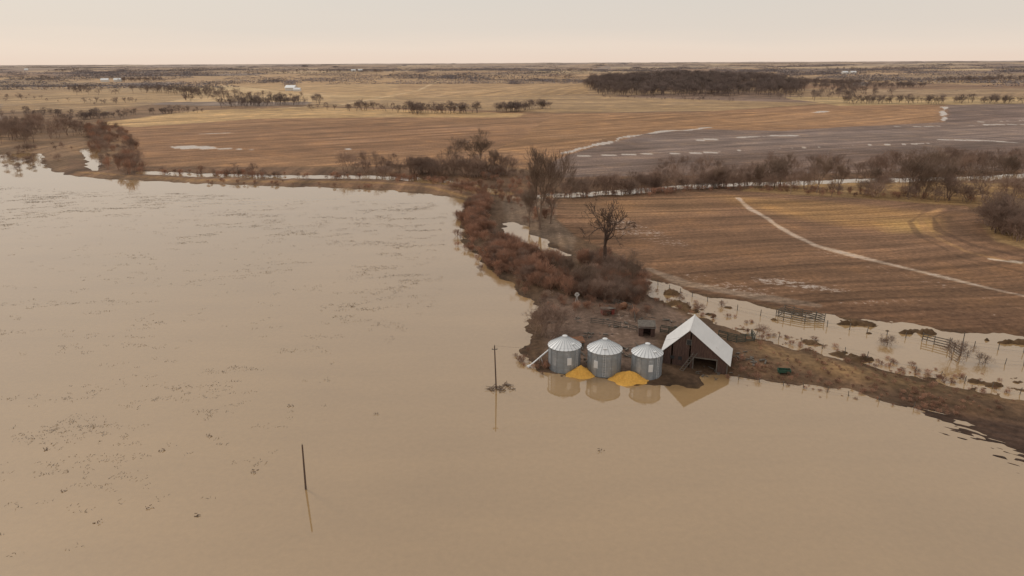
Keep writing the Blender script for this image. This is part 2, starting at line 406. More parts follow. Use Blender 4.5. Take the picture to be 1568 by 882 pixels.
# ---------------------------------------------------------------- grain bins
def bin_(px,py,r,h,doorang):
    x,y=G(px,py); root=empty("grain_bin",(x,y,-.05))
    b=B(); n=64; prof=[]
    z=0
    while z<h: prof.append((r+(.018 if int(z/.11)%2 else 0)-(.02 if (z%0.9)<.1 else 0),z)); z+=.11
    prof.append((r,h)); k=len(prof)
    vs=[(a*math.cos(i*math.tau/n),a*math.sin(i*math.tau/n),zz) for a,zz in prof for i in range(n)]
    fs=[(j*n+i,j*n+(i+1)%n,(j+1)*n+(i+1)%n,(j+1)*n+i) for j in range(k-1) for i in range(n)]
    b.add(vs,fs); b.obj("corrugated_wall",M_galv,root)
    b=B()
    for i in range(14):
        a=i*math.tau/14+.1; b.box(((r+.05)*math.cos(a),(r+.05)*math.sin(a),h/2),(.05,.08,h*.98),a)
    b.obj("wall_stiffeners",M_galv,root)
    b=B(); b.tube((0,0,-.3),(0,0,.12),r+.18,r+.15,48); b.obj("concrete_base",M_grey,root)
    b=B(); rise=r*.56; ro=r+.16; rt=.38; m_=48
    vs=[]
    for i in range(m_):
        a=i*math.tau/m_; u=.035 if i%2 else 0
        vs+= [(ro*math.cos(a),ro*math.sin(a),h-.06+u),(rt*math.cos(a),rt*math.sin(a),h-.06+rise+u*.4)]
    fs=[(2*i,2*((i+1)%m_),2*((i+1)%m_)+1,2*i+1) for i in range(m_)]
    b.add(vs,fs); b.tube((0,0,h+rise-.12),(0,0,h+rise+.1),rt+.06,rt+.02,20); b.tube((0,0,h+rise+.1),(0,0,h+rise+.24),rt+.05,.05,20)
    b.obj("conical_roof",M_galvroof,root)
    b=B()
    for i in range(m_//2):
        a=i*math.tau/(m_//2)+math.tau/m_; d=Vector((math.cos(a),math.sin(a),0))
        b.tube(d*ro+Vector((0,0,h)),d*rt+Vector((0,0,h+rise)),.03,.02,4)
    b.tube((0,0,h-.16),(0,0,h-.08),r+.07,r+.12,48)
    b.obj("roof_ribs",M_galv,root)
    b=B(); a=doorang; b.box(((r+.06)*math.cos(a),(r+.06)*math.sin(a),2.3),(.08,.75,1.3),a)
    b.box(((r+.1)*math.cos(a),(r+.1)*math.sin(a),2.3),(.05,.6,1.1),a)
    b.obj("access_door",M_galvroof,root)
    b=B(); a=doorang+.5
    t_=Vector((-math.sin(a),math.cos(a),0)); d=Vector((math.cos(a),math.sin(a),0))*(r+.17)
    for s in(-.2,.2): b.tube(d+t_*s+Vector((0,0,.3)),d+t_*s+Vector((0,0,h+.1)),.025,.025,5)
    for j in range(int(h/.3)): b.tube(d-t_*.2+Vector((0,0,.4+j*.3)),d+t_*.2+Vector((0,0,.4+j*.3)),.018,.018,4)
    b.box((d.x*.62,d.y*.62,h+rise*.42),(.6,.6,.16),a)
    b.obj("ladder",M_galvroof,root)
bin_(864,562,2.74,4.3,-1.35); bin_(924.5,567.5,2.84,4.3,-2.2); bin_(989,573,2.5,4.2,-1.5)

def pile(px,py,rx,ry,h,seed):
    x,y=G(px,py); n=72; m_=26; vs=[(0,0,h)]; fs=[]
    for j in range(1,m_+1):
        for i in range(n):
            a=i*math.tau/n; q=j/m_
            rad_=q*(1+.3*(float(vnoise(math.cos(a)*1.8+5,math.sin(a)*1.8+5,seed))-.5)*2+.06*math.sin(3*a+seed))
            z=h*(1-q)**1.12-.12*q+(float(fbm(np.array(math.cos(a)*q*4+9),np.array(math.sin(a)*q*4+9),3,seed+5))-.5)*.5*math.sin(q*3)
            vs.append((rx*rad_*math.cos(a),ry*rad_*math.sin(a),z))
    for i in range(n): fs.append((0,1+i,1+(i+1)%n))
    for j in range(m_-1):
        for i in range(n):
            o=1+j*n; fs.append((o+i,o+n+i,o+n+(i+1)%n,o+(i+1)%n))
    b=B(); b.add(vs,fs); b.obj("spilled_corn_pile",M_corn,None,(x,y,0),0,True)
pile(889,572,2.8,2.4,1.6,3); pile(963,581,3.5,2.9,1.6,8)

p=G(838,560); q=G(812,562); b=B(); b.tube((p[0]+.3,p[1]+1,2.6),(q[0],q[1],.3),.12,.12,10)
b.tube((q[0],q[1],.3),(q[0]-.5,q[1]-.2,.1),.22,.28,8); b.tube((p[0]-1.4,p[1]+1,0),(p[0]-1.2,p[1]+.6,1.6),.04,.04,5); b.tube((p[0]-.6,p[1]-.2,0),(p[0]-1.2,p[1]+.6,1.6),.04,.04,5)
b.obj("grain_auger",M_galvroof)

# ---------------------------------------------------------------- barn
ox,oy=G(1014,560); barn=empty("wooden_barn",(ox,oy,.0),math.radians(-20))
BW,BL,RU,RZ,LZ,RZ2=10.7,7.4,4.2,7.1,2.9,2.0
def roofz(u): return LZ+(RZ-LZ)*u/RU if u<RU else RZ2+(RZ-RZ2)*(BW-u)/(BW-RU)
rr_=random.Random(5)
b=B()
def plankwall(b,w,openings,gapk=.0):
    u=0
    while u<BW-.05:
        wd=.27; c=u+wd/2; zt=roofz(min(c,BW-.05))-.08
        z0=0-.1+rr_.random()*.15
        for (a_,b_,zb,ztop) in openings:
            if a_<c<b_: z0=max(z0,ztop+rr_.uniform(-.12,.15))
        if zt-z0>.15 and rr_.random()>gapk: b.box((c,w+rr_.uniform(-.015,.015),(zt+z0)/2),(wd-.02,.05,zt-z0))
        u+=wd
plankwall(b,0,[(5.2,8.9,0,2.3)],.02); plankwall(b,BL,[],.0)
for side,zt in((0,LZ),(BW,RZ2)):
    w=.14
    while w<BL-.1:
        b.box((side,w,zt/2-.05),(.05,.245,zt)); w+=.27
b.obj("board_walls",M_wood,barn)
b=B()
for (u0,z0,u1,z1) in((-.35,LZ-.35,RU,RZ),(RU,RZ,BW+.45,RZ2-.4)):
    d=Vector((u1-u0,0,z1-z0)); nrm=Vector((-d.z,0,d.x)).normalized()
    w=-.25; ww=[]
    while w<=BL+.4: ww.append(w); w+=.2
    top=[];bot=[]
    for i,w in enumerate(ww):
        off=.1+(.03 if i%2 else 0)
        for (uu,zz) in((u0,z0),(u1,z1)):
            top.append(Vector((uu,w,zz))+nrm*off); bot.append(Vector((uu,w,zz))+nrm*(off-.05))
    k=len(ww); vs=top+bot; o=2*k; fs=[]
    for i in range(k-1): fs+=[(2*i,2*i+1,2*i+3,2*i+2),(o+2*i,o+2*i+2,o+2*i+3,o+2*i+1),(2*i,2*i+2,o+2*i+2,o+2*i),(2*i+1,o+2*i+1,o+2*i+3,2*i+3)]
    fs+=[(0,o,o+1,1),(2*k-2,2*k-1,o+2*k-1,o+2*k-2)]
    b.add(vs,fs)
b.tube((RU,-.25,RZ+.1),(RU,BL+.4,RZ+.1),.12,.12,6)
b.obj("metal_roof",M_barnroof,barn)
b=B()
for u in(0,5.1,9.0,BW): 
    zt=roofz(min(max(u,.05),BW-.05)); b.box((u,-.06,zt/2 if u in(0,BW) else 1.2),(.18,.1,zt if u in(0,BW) else 2.4))
b.box((7.05,-.09,2.42),(4.1,.08,.2))
b.tube((2.9,-1.6,0),(5.1,-.2,3.3),.06,.06,5); b.tube((3.5,-1.7,0),(5.7,-.2,3.3),.06,.06,5)
for j in range(9): 
    k=.1+j*.1; b.tube((2.9+2.2*k,-1.6+1.4*k,3.3*k),(3.5+2.2*k,-1.7+1.5*k,3.3*k),.04,.04,4)
b.box((4.2,-.08,5.0),(.9,.06,1.0)); 
b.obj("door_posts_and_chute",M_grey,barn)
b=B(); b.box((1.6,-.06,1.9),(.7,.04,.6)); b.box((2.9,-.06,1.9),(.6,.04,.6)); b.box((4.2,-.13,5.0),(.7,.05,.8)); b.obj("windows",M_dark,barn)
b=B(); b.box((BW*.5,BL*.5,.02),(BW-.2,BL-.2,.1)); b.obj("barn_floor",M_trash,barn)

# ---------------------------------------------------------------- small structures
def hut(name,px,py,w,d,h,rz,wall,roof,openf=True,slope=.25):
    x,y=G(px,py); e=empty(name,(x,y,hz(x,y)-.05),rz); b=B()
    b.box((0,d/2,h/2),(w,.07,h)); b.box((-w/2,0,h/2),(.07,d-.08,h)); b.box((w/2,0,h/2),(.07,d-.08,h))
    if openf: b.box((-w*.36,-d/2,h/2),(w*.25,.07,h)); b.box((w*.36,-d/2,h/2),(w*.25,.07,h)); b.box((0,-d/2,h*.9),(w*.46,.07,h*.2))
    b.obj("walls",wall,e); b=B()
    b.box((0,0,h+.1),(w+.4,d+.5,.07),0,Matrix.Rotation(slope,3,'X')); b.obj("roof",roof,e)
hut("small_shed",989,519,2.9,2.2,2.0,-.1,M_wood,M_grey)
hut("red_hog_hut",930,486,2.4,1.6,1.1,.2,M_red,M_grey,True,-.15)
hut("calf_shelter",884,535,2.0,1.5,1.2,.2,M_grey,M_rust)
x,y=G(883,468); z=hz(x,y); e=empty("garden_windmill",(x,y,z)); b=B()
for s in((-.35,-.35),(.35,-.35),(.35,.35),(-.35,.35)): b.tube((s[0],s[1],-.1),(0,0,1.9),.035,.03,5)
b.obj("tower",M_white,e); b=B()
for i in range(10):
    a=i*math.tau/10; b.box((.32*math.cos(a),-.1,1.95+.32*math.sin(a)),(.44,.02,.16),0,Matrix.Rotation(-a,3,'Y'))
b.box((0,.4,1.95),(.03,.5,.25)); b.obj("fan",M_white,e)
x,y=G(954,478); z=hz(x,y); b=B()
b.tube((-.8,0,.7),(.8,.3,.7),.65,.65,16); b.tube((-.85,0,.7),(-.8,0,.7),.4,.65,16); b.box((-.5,0,.1),(.2,1.1,.3)); b.box((.5,.2,.1),(.2,1.1,.3))
b.obj("rusty_fuel_tank",M_rust,None,(x,y,z),.6)
x,y=G(1200,574); z=max(hz(x,y),.1); b=B()
b.box((0,0,.25),(2.0,.9,.1)); 
for s in(-1,1): b.box((0,s*.45,.5),(2.0,.06,.5)); b.box((s*1.0,0,.5),(.06,.84,.5)); b.box((s*.7,0,.1),(.15,.9,.25))
b.obj("green_feed_trough",M_gp,None,(x,y,z),-.15)
b=B(); rc=random.Random(9)
for (cx_,cy_,n_) in((960,545,26),(1000,500,14),(905,520,18),(870,495,14),(950,500,14),(1130,548,12),(1150,556,12),(1090,572,16),(900,545,16),(1030,500,14)):
    x,y=G(cx_,cy_)
    for i in range(n_):
        px_=x+rc.gauss(0,1.8); py_=y+rc.gauss(0,1.8); zz=hz(px_,py_)
        if rc.random()<.6: b.box((px_,py_,zz+.12),(rc.uniform(.3,1.6),rc.uniform(.1,.4),rc.uniform(.08,.3)),rc.uniform(0,3),Matrix.Rotation(rc.uniform(-.3,.3),3,'Y'))
        else: b.tube((px_,py_,zz+.1),(px_+rc.uniform(-1,1),py_+rc.uniform(-1,1),zz+rc.uniform(.1,.7)),.06,.05,5)
b.obj("yard_scrap_lumber",M_grey)

# ---------------------------------------------------------------- poles
def pole(px,py,h,lean,arm=True):
    x,y=G(px,py); e=empty("utility_pole",(x,y,0)); b=B()
    b.tube((0,0,-1),(lean,0,h),.13,.09,10); b.obj("shaft",M_pole,e)
    b=B()
    if arm: 
        b.box((lean*.93,-.12,h-.55),(.9,.09,.1))
        for s in(-.38,.38): b.tube((lean*.93+s,-.12,h-.5),(lean*.93+s,-.12,h-.3),.04,.03,6)
    b.tube((lean,0,h),(lean,0,h+.18),.05,.04,6); b.obj("crossarm_and_insulators",M_grey,e)
    return Vector((x+lean,y,h))
pa=pole(760,596,7.6,-.2); pb=pole(468,749,6.2,.2,False)
def wire(p,q,sag,name="power_line"):
    b=B(); pts=[p.lerp(q,i/20)-Vector((0,0,sag*4*(i/20)*(1-i/20))) for i in range(21)]
    for i in range(20): b.tube(pts[i],pts[i+1],.01,.01,4,False)
    b.obj(name,M_dark)
gx=G(1013,563); wire(pa,Vector((gx[0]+4,gx[1]-.9,6.3)),1.3)

# ---------------------------------------------------------------- fences
def fence(name,pts,mat,h=1.2,sp=2.5,rails=3,post=.06,railr=.02,board=False):
    P=[Vector((*G(*p),0)) for p in pts]; b=B(); prev=None
    for i in range(len(P)-1):
        d=P[i+1]-P[i]; n=max(1,int(d.length/sp))
        for j in range(n+(1 if i==len(P)-2 else 0)):
            p=P[i]+d*j/n; p.x+=random.uniform(-.2,.2); p.y+=random.uniform(-.2,.2)
            z=max(hz(p.x,p.y),-.3); hh=h*random.uniform(.8,1.12)+max(0,-z)
            b.tube((p.x,p.y,z-.2),(p.x+random.uniform(-.16,.16),p.y,z+hh),post,post*.85,6)
            cur=(Vector((p.x,p.y,z)),h)
            if prev is not None:
                for k in range(rails):
                    if board and random.random()<.12: continue
                    zz=h*(k+.7)/rails
                    a=prev[0]+Vector((0,0,zz)); c_=cur[0]+Vector((0,0,zz+random.uniform(-.06,.06)))
                    if board:
                        dd=(c_-a); b.box((a+c_)/2,(dd.length,.04,.16),math.atan2(dd.y,dd.x),Matrix.Rotation(-math.asin(dd.z/dd.length),3,'Y'))
                    else: b.tube(a,c_,railr,railr,3,False)
            prev=cur
    b.obj(name,mat)
fence("wire_fence",[(1008,436),(1060,455),(1130,475),(1200,492),(1300,505),(1420,522),(1568,540)],M_grey,1.3,3.3,2,.08,.012)
fence("wire_fence",[(1130,582),(1200,590),(1300,606),(1400,626)],M_grey,1.0,3,2,.06,.01)
fence("wire_fence",[(1160,512),(1260,534),(1400,570),(1560,604)],M_grey,1.2,3.6,2,.07,.01)
fence("wire_fence",[(1480,545),(1510,556),(1568,560)],M_grey,1.2,2.4,2,.07,.01)
fence("wooden_corral_fence",[(1190,484),(1232,492),(1262,492),(1200,478),(1190,484)],M_grey,1.8,1.8,4,.09,.02,True)
fence("wooden_corral_fence",[(1412,522),(1450,532),(1470,545),(1475,525)],M_grey,1.9,1.8,4,.09,.02,True)
fence("board_fence",[(1010,515),(1050,520)],M_green,1.5,1.5,5,.08,.02,True)
fence("board_fence",[(1100,521),(1128,528),(1155,524),(1150,515)],M_green,1.6,1.4,6,.08,.02,True)
fence("board_fence",[(905,500),(940,506),(975,515)],M_grey,1.2,1.6,3,.07,.02,True)
fence("board_fence",[(940,470),(968,478),(972,500)],M_grey,1.2,1.6,3,.07,.02,True)

# ---------------------------------------------------------------- trees
def segs_mesh(name,segs,mat,sides=3):
    A=np.array([[*s[0],*s[1],s[2],s[3]] for s in segs]); p=A[:,:3];q=A[:,3:6];r0=A[:,6:7];r1=A[:,7:8]
    d=q-p; d/=np.linalg.norm(d,axis=1,keepdims=True)+1e-9
    ref=np.where(np.abs(d[:,2:3])<.9,np.array([[0,0,1.]]),np.array([[1.,0,0]]))
    a=np.cross(d,ref); a/=np.linalg.norm(a,axis=1,keepdims=True); b=np.cross(d,a)
    vs=[]
    for base,r in((p,r0),(q,r1)):
        for i in range(sides):
            t_=i*math.tau/sides; vs.append(base+(a*math.cos(t_)+b*math.sin(t_))*r)
    V=np.stack(vs,1).reshape(-1,3); n=len(A); o=(np.arange(n)*2*sides)[:,None]
    Fq=[]
    for i in range(sides):
        j=(i+1)%sides; Fq.append(o+np.array([[i,j,sides+j,sides+i]]))
    me=mesh_np(name,V,np.concatenate(Fq,0)); me.materials.append(mat); return me
def rv(rn): return Vector((rn.gauss(0,1),rn.gauss(0,1),rn.gauss(0,1)))
def gen_tree(seed,levels=6,spread=.75,trunk=.22,r=.02,rmin=.0012,kids=(3,4),up=.12,decay=(.62,.85),thin=.62,stems=1,wob=.16,wide=None):
    rn=random.Random(seed); segs=[]
    def br(p,d,L,r,lev):
        n=3 if lev>=levels-1 else 2
        pts=[]
        for i in range(n):
            d=(d+rv(rn)*wob*(.5 if lev==levels else 1)+Vector((0,0,up*.5))).normalized(); q=p+d*L/n; r2=max(rmin,r*(.88 if lev>0 else .6))
            segs.append((p,q,r,r2)); p=q; r=r2; pts.append((p,d,r))
        if lev==0: return
        k=rn.randint(*kids); az0=rn.uniform(0,math.tau)
        for j in range(k):
            pp,dd,rr1=pts[-1] if (j<2 or n<2) else pts[rn.randrange(0,n)]
            ax=dd.orthogonal().normalized(); ax=Matrix.Rotation(az0+j*math.tau/k+rn.uniform(-.5,.5),3,dd)@ax
            an=rn.uniform(.35,1.0)*spread
            nd=(dd*math.cos(an)+ax*math.sin(an)+Vector((0,0,up))).normalized()
            br(pp,nd,L*rn.uniform(*decay),max(rmin,rr1*rn.uniform(thin-.1,thin+.1)),lev-1)
    for s in range(stems):
        a=rn.uniform(0,math.tau); lean=0.05 if stems==1 else rn.uniform(.1,.75)
        o=Vector((rn.uniform(-.1,.1),rn.uniform(-.1,.1),0)) if stems>1 else Vector((0,0,-.01))
        br(o,Vector((math.cos(a)*lean,math.sin(a)*lean,1)).normalized(),trunk,r,levels)
    zs=max(s[1].z for s in segs); k=1/zs
    if wide:
        xs_=sorted(abs(s[1].x) for s in segs); ys_=sorted(abs(s[1].y) for s in segs)
        w_=max(xs_[int(len(xs_)*.97)],ys_[int(len(ys_)*.97)])*k*2; kx=k*min(1.3,wide/w_)
    else: kx=k
    return [(Vector((a.x*kx,a.y*kx,a.z*k)),Vector((b_.x*kx,b_.y*kx,b_.z*k)),r0,r1) for a,b_,r0,r1 in segs]
T_big=[segs_mesh("bare_tree_mesh",gen_tree(s,6,.72,.22,.018,.0012,(3,4),.14,(.64,.88),wide=.75),M_bark) for s in(1,2,3)]
T_gnarl=segs_mesh("gnarled_tree_mesh",gen_tree(18,5,.85,.30,.036,.0022,(3,4),.10,(.55,.8),.64,1,.24,wide=.7),M_barkdark,5)
T_med=[segs_mesh("bare_tree_mesh",gen_tree(s,5,.8,.18,.016,.0018,(3,4),.12,(.64,.86),wide=.8),M_twig) for s in(21,22,23,24)]
T_bush=[segs_mesh("bush_mesh",gen_tree(s,4,.9,.3,.011,.0026,(3,4),.08,(.6,.85),.6,6),M_twig) for s in(31,32)]
T_shr=[segs_mesh("shrub_mesh",gen_tree(s,3,.7,.34,.010,.0036,(3,4),.15,(.6,.85),.6,10),M_shrub) for s in(41,42,43)]
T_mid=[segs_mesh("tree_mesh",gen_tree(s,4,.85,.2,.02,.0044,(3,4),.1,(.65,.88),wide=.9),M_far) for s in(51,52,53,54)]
def belt(seed,L=110,W_=18,H=11,n=1100,sz=1.3):
    r_=np.random.default_rng(seed); x=r_.uniform(-L/2,L/2,n); y=r_.normal(0,W_/4,n)
    top=H*(.15+1.0*fbm(x/14+seed,x*0+.5,3,seed))*np.clip((L/2-np.abs(x))/12,.15,1); z=top*r_.uniform(0,1,n)**.9
    c_=np.stack([x,y,z],1); V=np.stack([c_+r_.normal(0,sz*.45,(n,3)) for _ in range(3)],1); V[:,:,2]=np.maximum(V[:,:,2],0)
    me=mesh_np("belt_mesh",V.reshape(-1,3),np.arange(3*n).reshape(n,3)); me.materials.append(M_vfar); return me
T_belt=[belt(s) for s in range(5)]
def inst(me,name,x,y,z,s,parent=None,rz=None,sx=1.0):
    o=bpy.data.objects.new(name,me); scene.collection.objects.link(o)
    o.location=(x,y,z); o.scale=(s*sx,s*sx,s); o.rotation_euler=(random.uniform(-.05,.05),random.uniform(-.05,.05),random.uniform(0,6.28) if rz is None else rz)
    if parent: o.parent=parent
    return o
def tree(px,py,h,me,name="bare_tree",sx=1.0):
    x,y=G(px,py); inst(me,name,x,y,max(hz(x,y),-.2)-.1,h,None,None,sx)
def many(P,name,temps,hr,sx=(.9,1.2),child="tree"):
    P=np.array(P); Zs=height(P[:,0],P[:,1]); e=empty(name)
    for i,(x,y) in enumerate(P):
        inst(random.choice(temps),child+"_%d"%i,x,y,max(Zs[i],-.25)-.1,hr[0]+(hr[1]-hr[0])*random.random()**1.4,e,None,random.uniform(*sx))
def row(pts,n,jit):
    Q=[Vector(G(*p)) for p in pts]; L=[(Q[i+1]-Q[i]).length for i in range(len(Q)-1)]; T=sum(L); out=[]
    cl=[random.uniform(0,T) for _ in range(max(3,n//7))]
    for _ in range(n):
        t_=random.uniform(0,T) if random.random()<.5 else min(T,max(0,random.choice(cl)+random.gauss(0,T*.012))); i=0
        while i<len(L)-1 and t_>L[i]: t_-=L[i]; i+=1
        p=Q[i].lerp(Q[i+1],min(1,t_/L[i])); out.append((p.x+random.gauss(0,jit),p.y+random.gauss(0,jit)))
    return out
def fill(poly,n,world=False,th=.42):
    P=np.array(poly if world else GP(poly)); out=[]
    while len(out)<n:
        x=rng.uniform(P[:,0].min(),P[:,0].max(),n*3); y=rng.uniform(P[:,1].min(),P[:,1].max(),n*3)
        m=(pdist(x,y,P)<0)&(fbm(x/14,y/14,3,91)>th); out+=list(zip(x[m],y[m]))
    return out[:n]
# individual trees
tree(826,352,27,T_big[0],"cottonwood_tree",1.05); tree(843,345,20,T_big[1],"cottonwood_tree",.9); tree(811,348,16,T_big[2],"cottonwood_tree",.9)
tree(926,418,18.5,T_gnarl,"dead_cottonwood_tree",1.0)
tree(692,264,17,T_big[1],sx=1.3); tree(736,264,20,T_big[2],sx=1.2); tree(755,270,12,T_big[0])
tree(838,520,7.8,T_bush[0],"bare_bush",1.1); tree(826,514,6.4,T_bush[1],"bare_bush",1.1); tree(850,512,6,T_bush[1],"bare_bush",1.1)
tree(900,452,8,T_big[1],sx=1.0); tree(965,448,10,T_big[2],sx=1.0); tree(868,440,7,T_big[0],sx=1.1)
for p in((1195,286,15),(1250,299,15),(1282,300,12),(1388,306,19),(1402,300,19),(1450,308,17),(1412,308,13),(1185,292,12),(1165,290,11),(1500,300,13),(1540,296,15),(1100,290,11),(1340,300,11)):
    tree(p[0],p[1],p[2],random.choice(T_big),sx=1.15)
for p in((1165,516,3.2),(1458,552,4.5),(1350,528,2),(1362,527,2.4),(1105,470,1.8),(1070,478,2.6),(1042,462,2.2),(1500,556,2.5)):
    tree(p[0],p[1],p[2],random.choice(T_bush),"bare_bush")
# peninsula thickets
many(fill([(712,322),(742,300),(750,322),(743,350),(790,382),(860,402),(930,406),(985,434),(985,462),(940,468),(880,458),(830,448),(780,425),(740,396),(714,368)],520,th=.36),"shrub_thicket",T_shr+[T_bush[0]],(1.8,4.8),(.75,1.1),"shrub")
many(row([(712,330),(712,366),(740,398),(778,428),(812,450)],80,1.6),"shrub_thicket",T_shr,(1.5,3.2),(.8,1.1),"shrub")
many(fill([(880,402),(985,428),(988,462),(920,470),(880,455)],60),"shrub_thicket",T_bush,(3.5,5.5),(.7,1.),"shrub")
many(fill([(740,275),(800,268),(850,292),(848,335),(810,345),(775,330)],90),"shrub_thicket",T_shr+T_bush,(1.2,4.),(.8,1.2),"shrub")
many(row([(722,300),(700,296),(730,275),(770,268)],50,3),"shrub_thicket",T_shr,(1.5,3.6),(.8,1.2),"shrub")
# river banks left of centre
many(row([(225,266),(330,268),(430,271),(540,274)],80,3.5),"riverbank_brush",T_shr+T_bush,(1.2,4),(.8,1.2),"shrub")
many(row([(300,279),(540,286),(580,290)],30,2),"riverbank_brush",T_shr,(.8,2.),(.8,1.2),"shrub")
many(row([(352,270),(390,270)],8,3),"tree_row",T_med,(4,7))
many(row([(545,266),(600,268),(660,268),(780,274)],70,5),"riverbank_tree_row",T_med+T_bush,(5,11),(.9,1.3))
many(row([(600,274),(700,282),(760,290)],55,3),"riverbank_brush",T_shr,(1.5,3.6),(.8,1.2),"shrub")
# left clump
many(fill([(132,200),(175,198),(205,215),(215,250),(225,268),(190,270),(160,262),(140,232)],120,th=.3),"shrub_thicket",T_shr+T_bush+T_bush,(4,8.5),(.7,1.),"shrub")
many(fill([(-60,196),(70,196),(140,205),(135,215),(60,222),(-60,226)],130),"woodland_edge",T_med,(7,14),(1,1.4))
many(row([(0,258),(60,262),(20,236),(70,228),(110,232)],40,5),"riverbank_brush",T_bush,(2,5),(.9,1.2),"shrub")
# right riverside row
many(row([(855,304),(900,300),(960,297),(1010,290),(1080,288),(1150,288),(1250,292)],120,3.5),"riverbank_tree_row",T_med+T_bush,(4,10),(.9,1.2))
many(row([(1010,280),(1150,276),(1350,270),(1568,262),(1640,260)],150,6),"riverbank_tree_row",T_med,(5,12),(.9,1.2))
many(row([(1080,290),(1250,300),(1450,308),(1500,310),(1600,300)],65,5),"riverbank_tree_row",T_med+T_bush,(3,11),(.9,1.2))
many(row([(860,302),(1130,292),(1500,312)],130,3),"riverbank_brush",T_shr,(1.,3.),(.9,1.3),"shrub")
many(fill([(1498,345),(1560,335),(1640,340),(1640,392),(1568,380),(1515,362)],60),"woodland_edge",T_med+T_bush,(6,12.5),(.9,1.2))
# yard scrub, causeway tufts
many(fill([(820,455),(900,462),(985,455),(1000,490),(960,500),(880,480),(850,500),(820,480)],80),"yard_brush",T_shr+T_bush,(.6,2.4),(.9,1.3),"shrub")
many(row([(1140,572),(1250,590),(1400,612),(1460,630)],110,2),"bank_brush",T_shr,(.3,.9),(.9,1.4),"shrub")
many(row([(1000,450),(1100,490),(1250,536),(1450,586),(1568,606)],200,2.8),"bank_brush",T_shr,(.3,1.2),(.9,1.4),"shrub")
many(fill([(1150,535),(1250,550),(1400,585),(1568,625),(1500,640),(1300,598),(1150,568)],120),"bank_brush",T_shr,(.25,.8),(1,1.6),"shrub")
many(row([(800,545),(812,560),(835,566)],22,1.0),"bank_brush",T_shr,(.5,1.5),(.9,1.3),"shrub")
many(row([(1112,560),(1150,570),(1128,560)],20,1.5),"bank_brush",T_shr,(.5,1.3),(.9,1.3),"shrub")
# mid-distance rows
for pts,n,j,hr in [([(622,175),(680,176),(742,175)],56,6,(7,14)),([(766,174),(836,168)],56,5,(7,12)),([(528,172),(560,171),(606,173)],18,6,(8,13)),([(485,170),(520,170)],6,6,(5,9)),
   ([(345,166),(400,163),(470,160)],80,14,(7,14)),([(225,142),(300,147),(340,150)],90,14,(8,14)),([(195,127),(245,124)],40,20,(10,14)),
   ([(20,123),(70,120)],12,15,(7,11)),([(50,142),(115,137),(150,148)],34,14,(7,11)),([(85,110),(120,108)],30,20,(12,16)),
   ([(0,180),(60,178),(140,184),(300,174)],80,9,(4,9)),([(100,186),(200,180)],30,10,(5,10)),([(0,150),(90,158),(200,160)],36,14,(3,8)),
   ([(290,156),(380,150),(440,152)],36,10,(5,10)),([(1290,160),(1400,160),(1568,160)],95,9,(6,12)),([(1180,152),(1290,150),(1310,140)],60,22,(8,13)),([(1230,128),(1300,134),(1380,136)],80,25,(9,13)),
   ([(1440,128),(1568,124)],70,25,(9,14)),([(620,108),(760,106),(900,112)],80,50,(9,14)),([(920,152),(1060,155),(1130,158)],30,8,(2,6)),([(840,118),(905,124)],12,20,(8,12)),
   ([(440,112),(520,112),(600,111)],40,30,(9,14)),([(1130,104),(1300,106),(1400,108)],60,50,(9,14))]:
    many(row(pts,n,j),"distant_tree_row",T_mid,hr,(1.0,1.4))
# forest on the hill
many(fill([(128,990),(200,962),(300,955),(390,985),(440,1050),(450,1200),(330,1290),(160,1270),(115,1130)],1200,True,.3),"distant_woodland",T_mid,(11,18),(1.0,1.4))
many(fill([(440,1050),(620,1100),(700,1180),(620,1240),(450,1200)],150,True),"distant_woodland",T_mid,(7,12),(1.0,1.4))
# far hedgerows and shelter belts
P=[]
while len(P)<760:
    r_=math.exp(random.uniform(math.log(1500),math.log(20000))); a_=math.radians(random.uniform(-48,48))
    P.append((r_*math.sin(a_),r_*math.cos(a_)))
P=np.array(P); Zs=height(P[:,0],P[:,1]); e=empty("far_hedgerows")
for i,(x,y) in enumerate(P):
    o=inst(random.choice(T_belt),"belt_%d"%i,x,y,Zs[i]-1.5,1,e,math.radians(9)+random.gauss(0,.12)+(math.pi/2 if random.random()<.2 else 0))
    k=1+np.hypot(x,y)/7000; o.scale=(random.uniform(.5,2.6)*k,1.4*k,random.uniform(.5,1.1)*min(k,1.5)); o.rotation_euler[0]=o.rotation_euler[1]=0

def farm(px,py,s,n):
    x,y=G(px,py); z=hz(x,y); e=empty("distant_farmhouse",(x,y,z),random.uniform(-.3,.3)); b=B(); r_=B()
    for i in range(n):
        cx=i*22*s-10*(n-1); w,d_,h=14*s,9*s,4*s
        cy=random.uniform(-8,8)
        b.box((cx,cy,h/2),(w,d_,h)); 
        b.add([(cx-w/2,cy-d_/2,h),(cx-w/2,cy+d_/2,h),(cx-w/2,cy,h+3*s),(cx+w/2,cy-d_/2,h),(cx+w/2,cy+d_/2,h),(cx+w/2,cy,h+3*s)],[(0,2,1),(3,4,5)])
        o=.5*s
        r_.add([(cx-w/2-o,cy-d_/2-o,h-.2),(cx+w/2+o,cy-d_/2-o,h-.2),(cx+w/2+o,cy,h+3.2*s),(cx-w/2-o,cy,h+3.2*s),(cx-w/2-o,cy+d_/2+o,h-.2),(cx+w/2+o,cy+d_/2+o,h-.2)],[(0,1,2,3),(3,2,5,4)])
    b.obj("walls",M_white,e); r_.obj("roof",M_galvroof,e)
farm(445,140,1.25,1); farm(456,141,.8,1); farm(168,126,1.3,2); farm(545,110,1.3,2); farm(1298,114,1.3,2); farm(1318,132,.8,2); farm(40,108,1.3,1)

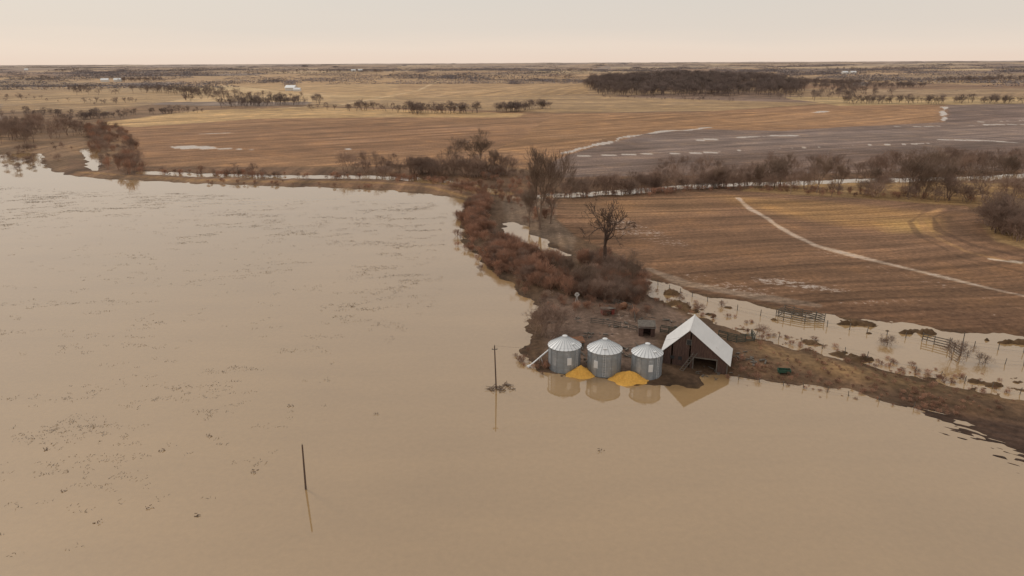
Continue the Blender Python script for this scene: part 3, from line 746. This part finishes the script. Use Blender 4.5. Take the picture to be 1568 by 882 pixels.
# ---------------------------------------------------------------- stubble in the flood
reg=np.array(GP([(-30,285),(660,310),(700,330),(700,400),(660,470),(600,520),(520,600),(400,720),(200,850),(-60,850)]))
xs=rng.uniform(reg[:,0].min(),reg[:,0].max(),900000); ys=rng.uniform(reg[:,1].min(),reg[:,1].max(),900000)
m_=(pdist(xs,ys,reg)<0)&(pdist(xs,ys,lake)<-6); xs=xs[m_]; ys=ys[m_]
v=dirpx((100,330),(600,300)); ac_=-xs*v[1]+ys*v[0]; al_=xs*v[0]+ys*v[1]
ac_=ac_+10*np.sin(al_/70)
den=np.clip((fbm(ac_/2.4,al_/7,3,81)-.50)*2.8,0,1)*np.clip((fbm(xs/30,ys/30,3,83)-.32)*2.2,.04,1)*np.clip((np.hypot(xs,ys)-50)/150,.10,1)
k=rng.uniform(0,1,len(xs))<den*.24; xs=xs[k];ys=ys[k]; print("stubble clumps",len(xs))
reps=5; n=len(xs)*reps
cx=np.repeat(xs,reps)+rng.normal(0,.45,n); cy=np.repeat(ys,reps)+rng.normal(0,.3,n)
aa=rng.uniform(0,6.28,n); ll=rng.uniform(.07,.24,n); wd=rng.uniform(.02,.045,n); hh=rng.uniform(.02,.22,n)
dx=np.cos(aa)*ll; dy=np.sin(aa)*ll; nx=-np.sin(aa)*wd; ny=np.cos(aa)*wd
V=np.stack([np.stack([cx-dx-nx,cy-dy-ny,hh*0-.01],1),np.stack([cx-dx+nx,cy-dy+ny,hh*0+.02],1),np.stack([cx+dx,cy+dy,hh],1)],1).reshape(-1,3)
me=mesh_np("stubble",V,np.arange(3*n).reshape(n,3)); me.materials.append(M_stub)
o=bpy.data.objects.new("flooded_corn_stubble",me); scene.collection.objects.link(o)
def raft(px,py,rx,ry,n,s=.5):
    x,y=G(px,py); b=B()
    for i in range(n):
        a=random.uniform(0,6.28); q=random.random()**.6; p=Vector((x+rx*q*math.cos(a),y+ry*q*math.sin(a),random.uniform(0,.25)))
        d=Vector((random.gauss(0,1),random.gauss(0,1),random.gauss(0,.25))).normalized()*random.uniform(.2,1)*s
        b.tube(p-d,p+d,.05,.03,4)
    b.obj("floating_debris",M_trash)
raft(768,596,2.2,1.0,45,.8); raft(776,590,.8,.6,20,.6)
for p in((72,688),(150,800),(230,778),(445,622),(320,668),(390,722),(578,634),(920,690),(98,752),(300,790),(540,470),(610,380),(250,690)):
    raft(p[0],p[1],.6,.4,6,.2)

# ---------------------------------------------------------------- light and sky
w=bpy.data.worlds.new("World"); scene.world=w; w.use_nodes=True; nt=w.node_tree
bg=nt.nodes["Background"]; bg.inputs[1].default_value=.1
sky=N(nt,'ShaderNodeTexSky',sky_type='NISHITA'); sky.sun_disc=False
se,sr=math.radians(38),math.radians(-50)
sky.sun_elevation=se; sky.sun_rotation=sr; sky.dust_density=4
tc=N(nt,'ShaderNodeTexCoord').outputs['Generated']
sp=N(nt,'ShaderNodeSeparateXYZ'); nt.links.new(tc,sp.inputs[0])
nz=noise(nt,vmul(nt,tc,(1,1,9)),2.2,4,.55)
el=mth(nt,'ADD',sp.outputs[2],mth(nt,'MULTIPLY',mth(nt,'SUBTRACT',nz,.5),.035))
cr=N(nt,'ShaderNodeValToRGB'); nt.links.new(el,cr.inputs[0])
E=cr.color_ramp.elements; E[0].position=0; E[0].color=(.83,.67,.555,1); E[1].position=1; E[1].color=(.60,.57,.53,1)
for pos,c_ in((.018,(.83,.70,.59)),(.045,(.74,.66,.58)),(.1,(.69,.64,.58)),(.3,(.635,.60,.555))):
    q=E.new(pos); q.color=(*c_,1)
clouds=N(nt,'ShaderNodeVectorMath',operation='SCALE'); nt.links.new(cr.outputs[0],clouds.inputs[0]); clouds.inputs['Scale'].default_value=10.5
nt.links.new(mixc(nt,.93,sky.outputs[0],clouds.outputs[0]),bg.inputs[0])
sd=bpy.data.lights.new("sun",'SUN'); sd.energy=.9; sd.angle=math.radians(12); sd.color=(1,.94,.86)
so=bpy.data.objects.new("sun",sd); scene.collection.objects.link(so)
dv=Vector((math.sin(sr)*math.cos(se),math.cos(sr)*math.cos(se),math.sin(se)))
so.rotation_euler=dv.to_track_quat('Z','Y').to_euler()
scene.view_settings.view_transform='Standard'; scene.view_settings.look='None'; scene.view_settings.exposure=0
print("verts",len(X))
